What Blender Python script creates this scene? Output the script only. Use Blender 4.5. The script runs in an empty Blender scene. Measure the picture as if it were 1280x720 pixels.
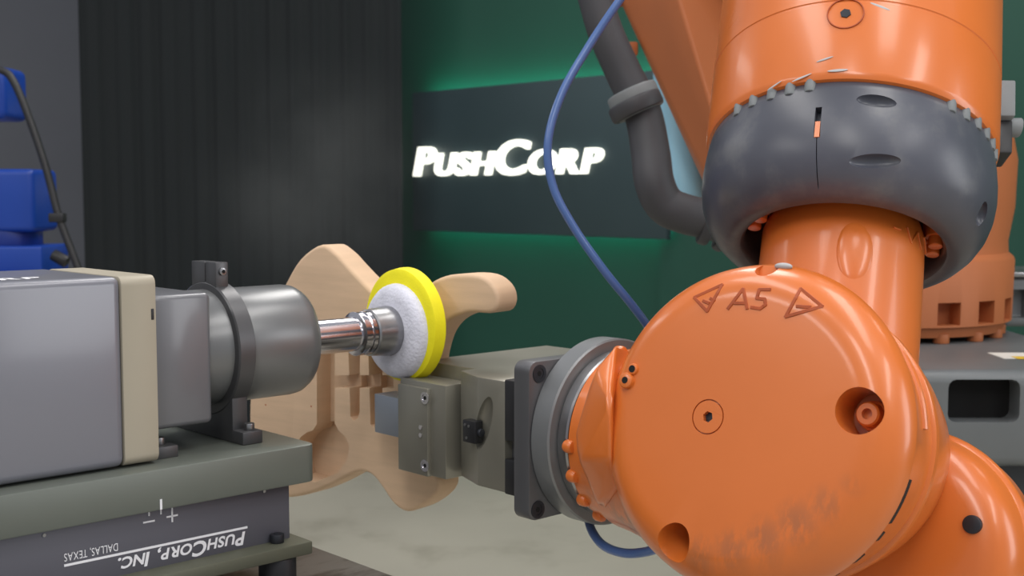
import bpy, bmesh, math, random
from mathutils import Vector, Matrix, noise as mnoise
random.seed(7)
sc = bpy.context.scene
COL = sc.collection
PI = math.pi
V = Vector

# ---------------------------------------------------------------- camera
CAM_H = 1.25
FPX = 1550.0
PITCH = math.atan(120 / FPX)
cam_d = bpy.data.cameras.new('camera')
cam = bpy.data.objects.new('camera', cam_d)
COL.objects.link(cam)
cam.location = (0, 0, CAM_H)
cam.rotation_euler = (PI / 2 - PITCH, 0, 0)
cam_d.sensor_width = 36
cam_d.lens = 36 * FPX / 1280
cam_d.clip_start = 0.05
cam_d.dof.use_dof = True
cam_d.dof.focus_distance = 1.36
cam_d.dof.aperture_fstop = 9.0
sc.camera = cam

# ---------------------------------------------------------------- world, lamps, exposure
world = bpy.data.worlds.new('hall')
sc.world = world
world.use_nodes = True
bgn = world.node_tree.nodes['Background']
bgn.inputs[0].default_value = (0.80, 0.84, 0.92, 1)
bgn.inputs[1].default_value = 0.5
sc.view_settings.view_transform = 'Standard'
sc.view_settings.look = 'None'
sc.view_settings.gamma = 1
sc.view_settings.use_curve_mapping = False
sc.view_settings.exposure = -0.05

def area(name, loc, size, power, color=(1, 0.97, 0.93), rot=(0, 0, 0)):
    d = bpy.data.lights.new(name, 'AREA')
    d.shape = 'RECTANGLE'
    d.size, d.size_y = size
    d.energy = power
    d.color = color
    o = bpy.data.objects.new(name, d)
    o.location = loc
    o.rotation_euler = rot
    COL.objects.link(o)
    return o
# rows of ceiling fixtures of the hall
area('ceiling_lamp', (-0.9, 1.3, 3.6), (0.6, 2.4), 30)
area('ceiling_lamp', (1.1, 0.9, 3.6), (0.6, 2.4), 34)
area('ceiling_lamp', (-0.3, -1.6, 3.6), (0.6, 2.4), 52)
area('ceiling_lamp', (2.6, -1.2, 3.6), (0.6, 2.4), 52)
area('ceiling_lamp', (-3.4, -0.6, 3.6), (0.6, 2.4), 52)
area('ceiling_lamp', (0.2, 3.7, 3.6), (0.6, 2.4), 44)
area('ceiling_lamp', (3.0, 3.0, 3.6), (0.6, 2.4), 24)
area('ceiling_lamp', (-3.6, 4.2, 3.6), (0.6, 2.4), 22)

area('side_light', (4.6, 0.3, 1.9), (2.4, 2.0), 75, (0.97, 0.98, 1.0), (0, math.radians(90), math.radians(8)))  # unseen area light, added for highlights on right-hand sides

# ---------------------------------------------------------------- frames
FWD = V((0, math.cos(PITCH), -math.sin(PITCH)))
UPV = V((0, math.sin(PITCH), math.cos(PITCH)))
CAMP = V((0, 0, CAM_H))
def ray(x, y): return FWD + V((1, 0, 0)) * ((x - 640) / FPX) - UPV * ((y - 360) / FPX)
def P(x, y, d): return CAMP + ray(x, y) * d
def hit(x, y, p, n):
    r = ray(x, y)
    return CAMP + r * ((p - CAMP).dot(n) / r.dot(n))
TH = math.radians(46.877)
A = V((math.sin(TH), math.cos(TH), 0))          # spindle axis, away to the right
B = V((-math.cos(TH), math.sin(TH), 0))         # away to the left
Z = V((0, 0, 1))
C0 = P(512, 408, 1.66)                           # centre of the sanding disc
def frame(o, x, y, z):
    m = Matrix.Identity(4)
    for i, c in enumerate((x, y, z)):
        for k in range(3): m[k][i] = c[k]
    for k in range(3): m[k][3] = o[k]
    return m
FM = frame(C0, A, B, Z)                          # bench frame: a along A, b along B, z up
ID = Matrix.Identity(4)
def on_b(x, y, b):                               # point on plane b = const, in bench coordinates
    return FM.inverted() @ hit(x, y, C0 + B * b, B)
def on_a(x, y, a):
    return FM.inverted() @ hit(x, y, C0 + A * a, A)
def on_z(x, y, z):
    return FM.inverted() @ hit(x, y, C0 + Z * z, Z)

# ---------------------------------------------------------------- materials
def lin(c):
    return tuple(((v / 255) / 12.92 if v / 255 <= .04045 else ((v / 255 + .055) / 1.055) ** 2.4) for v in c)
def mat(name, rgb, rough=0.5, metal=0.0, var=0.08, scale=6.0, bump=0.0, bscale=200.0, stretch=(1, 1, 1), rvar=0.08, coat=0.0, emit=None, estr=0, spec=0.5):
    m = bpy.data.materials.new(name)
    m.use_nodes = True
    nt = m.node_tree; n = nt.nodes; l = nt.links
    p = n['Principled BSDF']
    c = lin(rgb)
    tc = n.new('ShaderNodeTexCoord'); mp = n.new('ShaderNodeMapping')
    mp.inputs['Scale'].default_value = stretch
    l.new(tc.outputs['Object'], mp.inputs['Vector'])
    nz = n.new('ShaderNodeTexNoise'); nz.inputs['Scale'].default_value = scale; nz.inputs['Detail'].default_value = 5
    l.new(mp.outputs[0], nz.inputs['Vector'])
    rp = n.new('ShaderNodeValToRGB')
    rp.color_ramp.elements[0].position = 0.3; rp.color_ramp.elements[1].position = 0.7
    rp.color_ramp.elements[0].color = (*[max(0, v * (1 - var)) for v in c], 1)
    rp.color_ramp.elements[1].color = (*[min(1, v * (1 + var)) for v in c], 1)
    l.new(nz.outputs['Fac'], rp.inputs[0]); l.new(rp.outputs[0], p.inputs['Base Color'])
    mr = n.new('ShaderNodeMapRange')
    mr.inputs['To Min'].default_value = max(0.02, rough - rvar); mr.inputs['To Max'].default_value = min(1, rough + rvar)
    l.new(nz.outputs['Fac'], mr.inputs['Value']); l.new(mr.outputs[0], p.inputs['Roughness'])
    p.inputs['Metallic'].default_value = metal
    p.inputs['Specular IOR Level'].default_value = spec
    p.inputs['Coat Weight'].default_value = coat
    p.inputs['Coat Roughness'].default_value = 0.12
    if bump:
        nb = n.new('ShaderNodeTexNoise'); nb.inputs['Scale'].default_value = bscale
        l.new(mp.outputs[0], nb.inputs['Vector'])
        bp = n.new('ShaderNodeBump'); bp.inputs['Strength'].default_value = bump; bp.inputs['Distance'].default_value = 0.002
        l.new(nb.outputs['Fac'], bp.inputs['Height']); l.new(bp.outputs[0], p.inputs['Normal'])
    if emit:
        p.inputs['Emission Color'].default_value = (*emit, 1); p.inputs['Emission Strength'].default_value = estr
    return m
def add_overlay(m, rgb, thr, scale, stretch=(1, 1, 1), soft=0.06, mask=None, detail=6, amount=1.0):
    """mixes a second colour in noise-shaped patches, optionally only around given object-space spheres"""
    nt = m.node_tree; n = nt.nodes; l = nt.links
    p = n['Principled BSDF']
    src = p.inputs['Base Color'].links[0].from_socket
    tc = n.new('ShaderNodeTexCoord'); mp = n.new('ShaderNodeMapping'); mp.inputs['Scale'].default_value = stretch
    l.new(tc.outputs['Object'], mp.inputs['Vector'])
    nz = n.new('ShaderNodeTexNoise'); nz.inputs['Scale'].default_value = scale; nz.inputs['Detail'].default_value = detail
    nz.inputs['Roughness'].default_value = 0.65
    l.new(mp.outputs[0], nz.inputs['Vector'])
    mr = n.new('ShaderNodeMapRange'); mr.interpolation_type = 'SMOOTHSTEP'
    mr.inputs['From Min'].default_value = thr - soft; mr.inputs['From Max'].default_value = thr + soft
    mr.inputs['To Max'].default_value = amount
    l.new(nz.outputs['Fac'], mr.inputs['Value'])
    fac = mr.outputs[0]
    if mask:
        tot = None
        for (c, r0, r1) in mask:
            vm = n.new('ShaderNodeVectorMath'); vm.operation = 'DISTANCE'
            vm.inputs[1].default_value = c
            l.new(tc.outputs['Object'], vm.inputs[0])
            m2 = n.new('ShaderNodeMapRange'); m2.interpolation_type = 'SMOOTHSTEP'
            m2.inputs['From Min'].default_value = r1; m2.inputs['From Max'].default_value = r0
            l.new(vm.outputs['Value'], m2.inputs['Value'])
            if tot is None: tot = m2.outputs[0]
            else:
                mx = n.new('ShaderNodeMath'); mx.operation = 'MAXIMUM'
                l.new(tot, mx.inputs[0]); l.new(m2.outputs[0], mx.inputs[1]); tot = mx.outputs[0]
        mu = n.new('ShaderNodeMath'); mu.operation = 'MULTIPLY'
        l.new(fac, mu.inputs[0]); l.new(tot, mu.inputs[1]); fac = mu.outputs[0]
    mix = n.new('ShaderNodeMix'); mix.data_type = 'RGBA'
    l.new(fac, mix.inputs[0]); l.new(src, mix.inputs[6]); mix.inputs[7].default_value = (*lin(rgb), 1)
    l.new(mix.outputs[2], p.inputs['Base Color'])
    return m

MT = {}
MT['motor_grey'] = mat('motor_grey', (116, 117, 126), 0.36, 0.1, 0.04, 4, coat=0.35)
MT['block_grey'] = mat('block_grey', (104, 105, 110), 0.36, 0.1, 0.04, 4, coat=0.35)
MT['beige'] = mat('beige_plate', (163, 155, 138), 0.5, 0.05, 0.05, 5)
MT['anodised'] = mat('anodised_grey', (116, 117, 118), 0.33, 0.4, 0.06, 8)
MT['anodised_dark'] = mat('anodised_dark', (84, 84, 86), 0.38, 0.5, 0.06, 8)
MT['plate_green'] = mat('olive_grey_plate', (104, 109, 102), 0.42, 0.2, 0.06, 7)
MT['slide_grey'] = mat('slide_grey', (92, 92, 101), 0.5, 0.15, 0.05, 6)
MT['olive_flange'] = mat('olive_flange', (96, 98, 84), 0.5, 0.3, 0.08, 9)
MT['chrome'] = mat('polished_steel', (205, 203, 208), 0.16, 1.0, 0.05, 30, rvar=0.05)
MT['steel'] = mat('brushed_steel', (150, 150, 152), 0.3, 0.9, 0.1, 20)
MT['black'] = mat('black_plastic', (32, 32, 35), 0.45, 0, 0.2, 10)
MT['gap_shade'] = mat('gap_shade', (12, 12, 13), 0.9, 0, 0.1, 10)  # near-black colour standing in for shade in gaps and holes
MT['felt'] = mat('grey_felt', (214, 214, 226), 0.95, 0, 0.1, 45, 0.5, 260)
MT['yellow'] = mat('yellow_foam', (244, 232, 18), 0.7, 0, 0.05, 30, 0.2, 400)
MT['wood'] = mat('maple_wood', (212, 181, 150), 0.62, 0, 0.07, 9, 0.08, 120, stretch=(1.0, 1.0, 9.0), spec=0.3)
MT['cavity'] = MT['wood']
MT['gripper'] = mat('gripper_olive_metal', (138, 135, 124), 0.36, 0.42, 0.07, 7)
MT['gripper_block'] = mat('blue_grey_block', (146, 152, 162), 0.35, 0.4, 0.05, 9)
MT['tool_plate'] = mat('tool_plate_grey', (92, 92, 95), 0.42, 0.4, 0.06, 7)
MT['ring'] = mat('adapter_ring_grey', (124, 126, 128), 0.4, 0.4, 0.08, 7)
MT['orange'] = mat('robot_orange', (212, 111, 44), 0.34, 0, 0.05, 5, 0.03, 90, coat=0.35)
MT['orange_fore'] = mat('forearm_orange', (215, 113, 46), 0.3, 0, 0.05, 5, 0.02, 60, coat=0.3)
MT['orange_shaded'] = mat('arm_orange_shaded', (182, 106, 62), 0.55, 0, 0.06, 3)  # robot orange dimmed: shade on the rear arm is in the colour
MT['engrave'] = mat('engraved_orange', (168, 76, 34), 0.6, 0, 0.15, 40)
MT['rubber'] = mat('charcoal_rubber', (78, 80, 88), 0.46, 0, 0.16, 9, 0.06, 60)
MT['hose_black'] = mat('black_hose', (62, 62, 66), 0.55, 0, 0.1, 10)
MT['hose_blue'] = mat('blue_air_hose', (74, 104, 160), 0.3, 0, 0.06, 10, coat=0.2)
MT['clamp_grey'] = mat('clamp_grey', (120, 124, 126), 0.55, 0, 0.1, 10)
MT['base_grey'] = mat('cast_grey_paint', (108, 112, 114), 0.42, 0.1, 0.1, 5)
MT['blue'] = mat('blue_paint', (20, 64, 158), 0.4, 0, 0.06, 6)
MT['blue2'] = mat('dark_blue_paint', (18, 46, 128), 0.4, 0, 0.06, 6)
MT['floor'] = mat('epoxy_floor', (180, 175, 160), 0.5, 0, 0.06, 1.6)
add_overlay(MT['floor'], (140, 134, 118), 0.62, 2.2, soft=0.12, amount=0.6)
MT['wall_green'] = mat('green_wall_paint', (27, 74, 60), 0.55, 0, 0.05, 2)
MT['wall_grey'] = mat('grey_wall_paint', (104, 106, 113), 0.8, 0, 0.05, 2)
MT['curtain'] = mat('black_curtain', (27, 32, 34), 0.9, 0, 0.1, 4, stretch=(6, 6, 1))
MT['panel'] = mat('slate_panel', (46, 64, 68), 0.5, 0, 0.06, 3)
MT['sign_light'] = mat('lit_white', (255, 255, 245), 0.5, emit=(1.0, 1.0, 0.86), estr=1.7)
MT['led'] = mat('led_green', (80, 255, 190), 0.5, emit=(0.08, 1.0, 0.72), estr=16.0)
MT['white_ink'] = mat('white_ink', (236, 236, 240), 0.55, 0, 0.02, 10)
MT['table'] = mat('steel_table', (118, 115, 110), 0.42, 0.4, 0.18, 7)
add_overlay(MT['table'], (78, 74, 68), 0.55, 9, (1, 3, 1), soft=0.1)
MT['pale_blue'] = mat('pale_blue_paint', (150, 205, 230), 0.4, 0, 0.04, 5)
MT['silver_paint'] = mat('chipped_silver', (176, 174, 174), 0.55, 0.1, 0.08, 20)
MT['paper'] = mat('label_paper', (232, 230, 222), 0.7, 0, 0.03, 20)
MT['paper_yellow'] = mat('label_yellow', (226, 190, 60), 0.7, 0, 0.03, 20)
MT['screw'] = mat('black_screw', (52, 54, 60), 0.4, 0.5, 0.1, 30)
MT['pedestal'] = mat('pedestal_steel', (64, 66, 68), 0.5, 0.3, 0.1, 5)

# ---------------------------------------------------------------- mesh helpers
class MB:
    def __init__(s, m=ID): s.bm = bmesh.new(); s.m = m
    def _add(s, tmp, m=None):
        mm = s.m @ m if m is not None else s.m
        bmesh.ops.transform(tmp, matrix=mm, verts=tmp.verts)
        me = bpy.data.meshes.new('t'); tmp.to_mesh(me); tmp.free()
        s.bm.from_mesh(me); bpy.data.meshes.remove(me)
        return s
    def box(s, lo, hi, bev=0.0, seg=2, m=None):
        t = bmesh.new()
        bmesh.ops.create_cube(t, size=1)
        for v in t.verts:
            for k in range(3):
                v.co[k] = lo[k] if v.co[k] < 0 else hi[k]
        if bev: bmesh.ops.bevel(t, geom=t.edges[:], offset=bev, segments=seg, profile=0.5, affect='EDGES', clamp_overlap=True)
        return s._add(t, m)
    def lathe(s, prof, seg=48, m=None, caps=True, a0=0, a1=2 * PI):
        """revolve (t, r) around local Z"""
        t = bmesh.new(); rings = []
        full = abs(a1 - a0 - 2 * PI) < 1e-6
        cnt = seg if full else seg + 1
        for (h, r) in prof:
            if r < 1e-6: rings.append([t.verts.new((0, 0, h))])
            else: rings.append([t.verts.new((r * math.cos(a0 + (a1 - a0) * i / seg), r * math.sin(a0 + (a1 - a0) * i / seg), h)) for i in range(cnt)])
        for q, w in zip(rings, rings[1:]):
            rng = range(cnt if full else cnt - 1)
            for i in rng:
                j = (i + 1) % cnt
                if len(q) == 1 and len(w) == 1: continue
                if len(q) == 1: t.faces.new((q[0], w[j], w[i]))
                elif len(w) == 1: t.faces.new((q[i], q[j], w[0]))
                else: t.faces.new((q[i], q[j], w[j], w[i]))
        if caps and full:
            if len(rings[0]) > 1: t.faces.new(rings[0][::-1])
            if len(rings[-1]) > 1: t.faces.new(rings[-1])
        bmesh.ops.recalc_face_normals(t, faces=t.faces)
        return s._add(t, m)
    def cyl(s, p0, p1, r, seg=32, bev=0.0, r1=None):
        p0 = V(p0); p1 = V(p1); L = (p1 - p0).length; r1 = r if r1 is None else r1
        pr = [(0, r), (L, r1)] if not bev else [(0, r - bev), (bev * .3, r - bev * .3), (bev, r), (L - bev, r1), (L - bev * .3, r1 - bev * .3), (L, r1 - bev)]
        return s.lathe(pr, seg, axis_m(p0, p1 - p0))
    def ring(s, p0, p1, r_in, r_out, seg=48, bev=0.0):
        p0 = V(p0); p1 = V(p1); L = (p1 - p0).length; b = bev
        pr = [(0, r_in), (0, r_out - b), (b, r_out), (L - b, r_out), (L, r_out - b), (L, r_in), (0, r_in)] if b else [(0, r_in), (0, r_out), (L, r_out), (L, r_in), (0, r_in)]
        return s.lathe(pr, seg, axis_m(p0, p1 - p0), caps=False)
    def prism(s, poly, h0, h1, bev=0.0, seg=2, m=None, which='all'):
        t = bmesh.new()
        lo = [t.verts.new((x, y, h0)) for x, y in poly]
        hi = [t.verts.new((x, y, h1)) for x, y in poly]
        t.faces.new(lo[::-1]); t.faces.new(hi)
        for i in range(len(poly)):
            j = (i + 1) % len(poly)
            t.faces.new((lo[i], lo[j], hi[j], hi[i]))
        bmesh.ops.recalc_face_normals(t, faces=t.faces)
        if bev: bmesh.ops.bevel(t, geom=t.edges[:], offset=bev, segments=seg, profile=0.5, affect='EDGES', clamp_overlap=True)
        return s._add(t, m)
    def tube(s, pts, r, seg=14, smooth=8):
        pts = [V(p) for p in pts]
        if smooth: pts = spline(pts, smooth)
        t = bmesh.new(); rings = []
        prev = None
        for i, p in enumerate(pts):
            d = (pts[min(i + 1, len(pts) - 1)] - pts[max(i - 1, 0)]).normalized()
            if prev is None:
                x = d.orthogonal().normalized()
            else:
                x = (prev - d * prev.dot(d)).normalized()
            prev = x; y = d.cross(x)
            rr = r(i / (len(pts) - 1)) if callable(r) else r
            rings.append([t.verts.new(p + x * rr * math.cos(2 * PI * k / seg) + y * rr * math.sin(2 * PI * k / seg)) for k in range(seg)])
        for q, w in zip(rings, rings[1:]):
            for k in range(seg):
                t.faces.new((q[k], q[(k + 1) % seg], w[(k + 1) % seg], w[k]))
        t.faces.new(rings[0][::-1]); t.faces.new(rings[-1])
        bmesh.ops.recalc_face_normals(t, faces=t.faces)
        return s._add(t)
    def hull(s, pts, bev=0.0, seg=2):
        t = bmesh.new()
        for p in pts: t.verts.new(p)
        r = bmesh.ops.convex_hull(t, input=t.verts)
        bmesh.ops.dissolve_limit(t, angle_limit=0.02, verts=t.verts, edges=t.edges)
        if bev: bmesh.ops.bevel(t, geom=t.edges[:], offset=bev, segments=seg, profile=0.5, affect='EDGES', clamp_overlap=True)
        return s._add(t)
    def ball(s, c, r, sc_=(1, 1, 1), m=None, u=20, v=12):
        t = bmesh.new(); bmesh.ops.create_uvsphere(t, u_segments=u, v_segments=v, radius=1)
        for q in t.verts: q.co = V((q.co.x * r * sc_[0], q.co.y * r * sc_[1], q.co.z * r * sc_[2])) + V(c)
        return s._add(t, m)
    def raw(s, verts, faces, m=None):
        t = bmesh.new(); vs = [t.verts.new(v) for v in verts]
        for f in faces: t.faces.new([vs[i] for i in f])
        bmesh.ops.recalc_face_normals(t, faces=t.faces)
        return s._add(t, m)
    def mesh_in(s, me, m):
        t = bmesh.new(); t.from_mesh(me); return s._add(t, m)

def axis_m(o, d, up=None):
    z = V(d).normalized()
    if up is None: x = z.orthogonal().normalized()
    else: x = V(up).cross(z).normalized()
    y = z.cross(x)
    return frame(V(o), x, y, z)
def spline(pts, n=8, closed=False):
    out = []; N = len(pts)
    rng = range(N) if closed else range(N - 1)
    for i in rng:
        p0 = pts[(i - 1) % N] if closed or i > 0 else pts[i]
        p1 = pts[i]; p2 = pts[(i + 1) % N]
        p3 = pts[(i + 2) % N] if closed or i + 2 < N else pts[(i + 1) % N]
        for k in range(n):
            t = k / n
            out.append(0.5 * ((2 * p1) + (p2 - p0) * t + (2 * p0 - 5 * p1 + 4 * p2 - p3) * t * t + (3 * p1 - p0 - 3 * p2 + p3) * t ** 3))
    if not closed: out.append(pts[-1])
    return out

def thing(name, label, cat, loc, rotz=0, group=None):
    o = bpy.data.objects.new(name, None)
    o.empty_display_size = 0.05
    o.location = loc; o.rotation_euler = (0, 0, rotz)
    o['label'] = label; o['category'] = cat
    if group: o['group'] = group
    COL.objects.link(o)
    return o
def root_of(o):
    while o.parent: o = o.parent
    return o
def root_mat(o):
    r = root_of(o)
    return Matrix.Translation(r.location) @ r.rotation_euler.to_matrix().to_4x4()
def finish(me, angle=35):
    me.shade_smooth()
    me.set_sharp_from_angle(angle=math.radians(angle))
def obj(name, mb, material, parent=None, label=None, angle=35, cuts=None):
    """links a mesh builder (world coordinates) as one object; parts keep root-local coordinates"""
    bmesh.ops.remove_doubles(mb.bm, verts=mb.bm.verts, dist=1e-6)
    if parent: bmesh.ops.transform(mb.bm, matrix=root_mat(parent).inverted(), verts=mb.bm.verts)
    me = bpy.data.meshes.new(name); mb.bm.to_mesh(me); mb.bm.free()
    me.materials.append(MT[material] if isinstance(material, str) else material)
    o = bpy.data.objects.new(name, me); COL.objects.link(o)
    if parent: o.parent = parent
    if cuts:
        tmp = []
        for c in cuts:
            if parent: bmesh.ops.transform(c.bm, matrix=root_mat(parent).inverted(), verts=c.bm.verts)
            cm = bpy.data.meshes.new('cut'); c.bm.to_mesh(cm); c.bm.free()
            co = bpy.data.objects.new('cut', cm); COL.objects.link(co); tmp.append(co)
            if parent: co.parent = parent
            md = o.modifiers.new('b', 'BOOLEAN'); md.operation = 'DIFFERENCE'; md.object = co; md.solver = 'EXACT'
        dg = bpy.context.evaluated_depsgraph_get(); dg.update()
        nm = bpy.data.meshes.new_from_object(o.evaluated_get(dg))
        o.modifiers.clear(); old = o.data; o.data = nm; nm.name = name
        bpy.data.meshes.remove(old)
        for co in tmp:
            cm = co.data; bpy.data.objects.remove(co); bpy.data.meshes.remove(cm)
    finish(o.data, angle)
    if label: o['label'] = label
    return o
def tag(o, label, cat, group=None, kind=None):
    o['label'] = label; o['category'] = cat
    if group: o['group'] = group
    if kind: o['kind'] = kind
    return o
def struct(o): o['kind'] = 'structure'; return o
def glyph(ch, size, offset=0.0, shear=0.0, extrude=0.0, bevel=0.0):
    cu = bpy.data.curves.new('g', 'FONT'); cu.body = ch; cu.size = size; cu.offset = offset * size; cu.shear = shear; cu.extrude = extrude
    cu.resolution_u = 4
    o = bpy.data.objects.new('g', cu); COL.objects.link(o)
    dg = bpy.context.evaluated_depsgraph_get(); dg.update()
    me = bpy.data.meshes.new_from_object(o.evaluated_get(dg))
    bpy.data.objects.remove(o); bpy.data.curves.remove(cu)
    return me
def text_run(parts, offset, shear, extrude, gap):
    """parts: list of (char, size); returns list of (mesh, x offset) and total width"""
    out = []; x = 0
    for ch, size in parts:
        if ch == ' ': x += size * 0.3; continue
        me = glyph(ch, size, offset, 0.0, extrude)
        xs = [v.co.x for v in me.vertices]; lo, hi = min(xs), max(xs)
        for v in me.vertices: v.co.x += -lo; 
        for v in me.vertices: v.co.x += shear * v.co.y
        out.append((me, x)); x += (hi - lo) + gap
    return out, x - gap

# ================================================================= SETTING
AW = 3.55                                         # green wall plane a = AW
wall_mid = P(640, 240, 5.7)
AW = (wall_mid - C0).dot(A)
FLOOR = -C0.z
mb = MB().box((-12, -3.5, -0.1), (9, 9, 0.0))
struct(obj('floor', mb, 'floor'))
# green wall, runs along B
def wpt(x, y): return FM.inverted() @ hit(x, y, C0 + A * AW, A)
b_left = wpt(500, 240).y
b_step = wpt(836, 240).y
mb = MB(FM).box((AW, b_step, FLOOR), (AW + 0.12, b_left + 0.9, FLOOR + 3.8))
struct(obj('wall_back', mb, 'wall_green'))
mb = MB(FM).box((AW - 0.05, b_step - 6.0, FLOOR), (AW + 0.12, b_step, FLOOR + 3.8))
struct(obj('wall_right', mb, 'wall_green'))
mb = MB().box((-12, 7.3, 0), (0.2, 7.42, 3.8))
struct(obj('wall_left', mb, 'wall_grey'))
# black curtain
cx0 = P(108, 240, 5.93); cx1 = P(504, 240, 5.93)
vs, fs = [], []
NW = 220
for i in range(NW + 1):
    x = cx0.x + (cx1.x - cx0.x) * i / NW
    ph = i / NW * 2 * PI * 13
    y = 5.9 + 0.009 * math.sin(ph + 0.8 * math.sin(ph * .37)) + 0.003 * math.sin(ph * 2.3)
    vs += [(x, y, 0.01), (x, y, 3.7), (x, y + 0.02, 0.01), (x, y + 0.02, 3.7)]
for i in range(NW):
    k = i * 4; q = k + 4
    fs += [(k, q, q + 1, k + 1), (k + 2, k + 3, q + 3, q + 2), (k + 1, q + 1, q + 3, k + 3), (k, k + 2, q + 2, q)]
fs += [(0, 1, 3, 2), (NW * 4, NW * 4 + 2, NW * 4 + 3, NW * 4 + 1)]
tag(obj('curtain', MB().raw(vs, fs), 'curtain'), 'tall black pleated curtain hanging between grey and green walls', 'curtain')

# ---- lit sign
pt, pb = wpt(515, 116), wpt(515, 288)
SG = 0.07                                         # panel stands off the wall
def spt(x, y): return FM.inverted() @ hit(x, y, C0 + A * (AW - SG - .03), A)
pl = spt(515, 116); pbm = spt(515, 288); pr = spt(834, 200)
sign = thing('wall_sign', 'dark slate sign panel with glowing white lettering on green wall', 'sign', FM @ V((AW - SG, (pl.y + pr.y) / 2, pbm.z)), math.radians(43.123))
obj('panel', MB(FM).box((AW - SG - .03, pr.y, pbm.z), (AW - SG, pl.y, pl.z), 0.004), 'panel', sign)
mb = MB(FM).box((AW - SG, pr.y + .03, pl.z - .05), (AW - SG + .02, pl.y - .03, pl.z - .03))
obj('led_strip', mb, 'led', sign, 'green glowing strip behind top edge')
mb = MB(FM).box((AW - SG, pr.y + .03, pbm.z + .03), (AW - SG + .012, pl.y - .03, pbm.z + .036))
obj('led_strip', mb, 'led', sign, 'green glowing strip behind bottom edge')
for y_ in (pr.y + .1, pl.y - .16):
    obj('mounting_bracket', MB(FM).box((AW - SG, y_, pbm.z + .15), (AW, y_ + .06, pl.z - .15)), 'black', sign)
LA = AW - SG - .03
p0 = FM.inverted() @ hit(521, 221, C0 + A * LA, A); p1 = FM.inverted() @ hit(757, 216, C0 + A * LA, A)
run, wtot = text_run([('P', 1.0), ('U', .76), ('S', .76), ('H', .76), ('C', 1.1), ('O', .76), ('R', .76), ('P', .76)], 0.016, 0.2, 0.012, 0.085)
sclx = (p0.y - p1.y) / (wtot + .10)
hz = (FM.inverted() @ hit(526, 181, C0 + A * LA, A)).z - p0.z
cap = 0.73
scly = hz / (cap + .06)
for me, x in run:
    # glyph x runs along -B, y up, z toward -A
    m = FM @ frame(V((LA - .012, p0.y - x * sclx, p0.z + 0.03 * scly)), V((0, -1, 0)) * sclx, V((0, 0, 1)) * scly, V((-1, 0, 0)))
    obj('letter', MB().mesh_in(me, m), 'sign_light', sign)

# ================================================================= BLUE ROBOT AT LEFT
DB = 3.4
def Q(x, y, d=DB): return P(x, y, d)
k = DB / FPX
base = Q(8, 330)
br = thing('blue_robot', 'blue industrial robot arm at left edge beside the grey wall', 'robot', (base.x, base.y, 0))
def bbox_px(x0, y0, x1, y1, dep, d=DB):
    a = Q(x0, y1, d); c = Q(x1, y0, d)
    return (a.x, a.y - dep / 2, a.z), (c.x, a.y + dep / 2, c.z)
obj('upper_housing', MB().box(*bbox_px(-60, 86, 22, 151, .16), .02, 4), 'blue', br)
obj('motor_housing', MB().box(*bbox_px(-60, 212, 59, 289, .18), .016, 4), 'blue', br)
q0 = Q(16, 312); q1 = Q(16, 286)
obj('neck', MB().cyl(q0, V((q0.x, q0.y, q1.z)), 36 * k, 32, .004), 'blue2', br)
obj('mounting_flange', MB().box(*bbox_px(-40, 306, 70, 342, .2), .006, 3), 'blue', br)
obj('column', MB().box(*bbox_px(-30, 342, 60, 800, .18), .01, 3), 'blue2', br)
obj('arm_link', MB().box(*bbox_px(-110, 60, -45, 300, .14), .02, 3), 'blue', br)
obj('foot_plate', MB().box((base.x - .22, base.y - .2, 0), (base.x + .2, base.y + .2, .03), .005), 'blue2', br)
c = thing('cable', 'black corrugated cable sagging beside the blue robot arm', 'cable', Q(100, 336))
obj('sheath', MB().tube([Q(-30, 88, 3.25), Q(2, 88, 3.25), Q(18, 104, 3.25), Q(38, 152, 3.25), Q(58, 212, 3.25), Q(74, 272, 3.25), Q(98, 336, 3.25), Q(112, 380, 3.25), Q(110, 460, 3.3)], 4.6 * k, 12, 10), 'black', c)
w = Q(72, 272, 3.25)
obj('tie_clip', MB().box((w.x - .02, w.y - .015, w.z - .012), (w.x + .02, w.y + .015, w.z + .012), .004), 'black', c)
obj('connector', MB().cyl(Q(66, 318, 3.3), Q(84, 328, 3.3), .016, 16, .003), 'black', c)

# ================================================================= BENCH
tz = -0.268
te = on_z(440, 700, tz).x
tb = thing('workbench', 'stained steel workbench top carrying the sanding spindle unit', 'bench', FM @ V((te - .7, 0, FLOOR)), math.radians(43.123))
obj('bench_top', MB(FM).box((te - 1.3, -.34, tz - .035), (te, .42, tz), .003), 'table', tb)
for a_, b_ in ((te - .08, -.28), (te - .08, .36), (te - 1.22, -.28), (te - 1.22, .36)):
    obj('leg', MB(FM).box((a_ - .03, b_ - .03, FLOOR), (a_ + .03, b_ + .03, tz - .035), .003), 'pedestal', tb)
obj('cross_rail', MB(FM).box((te - 1.19, -.295, tz - .12), (te - .11, -.265, tz - .035), .002), 'pedestal', tb)

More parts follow.
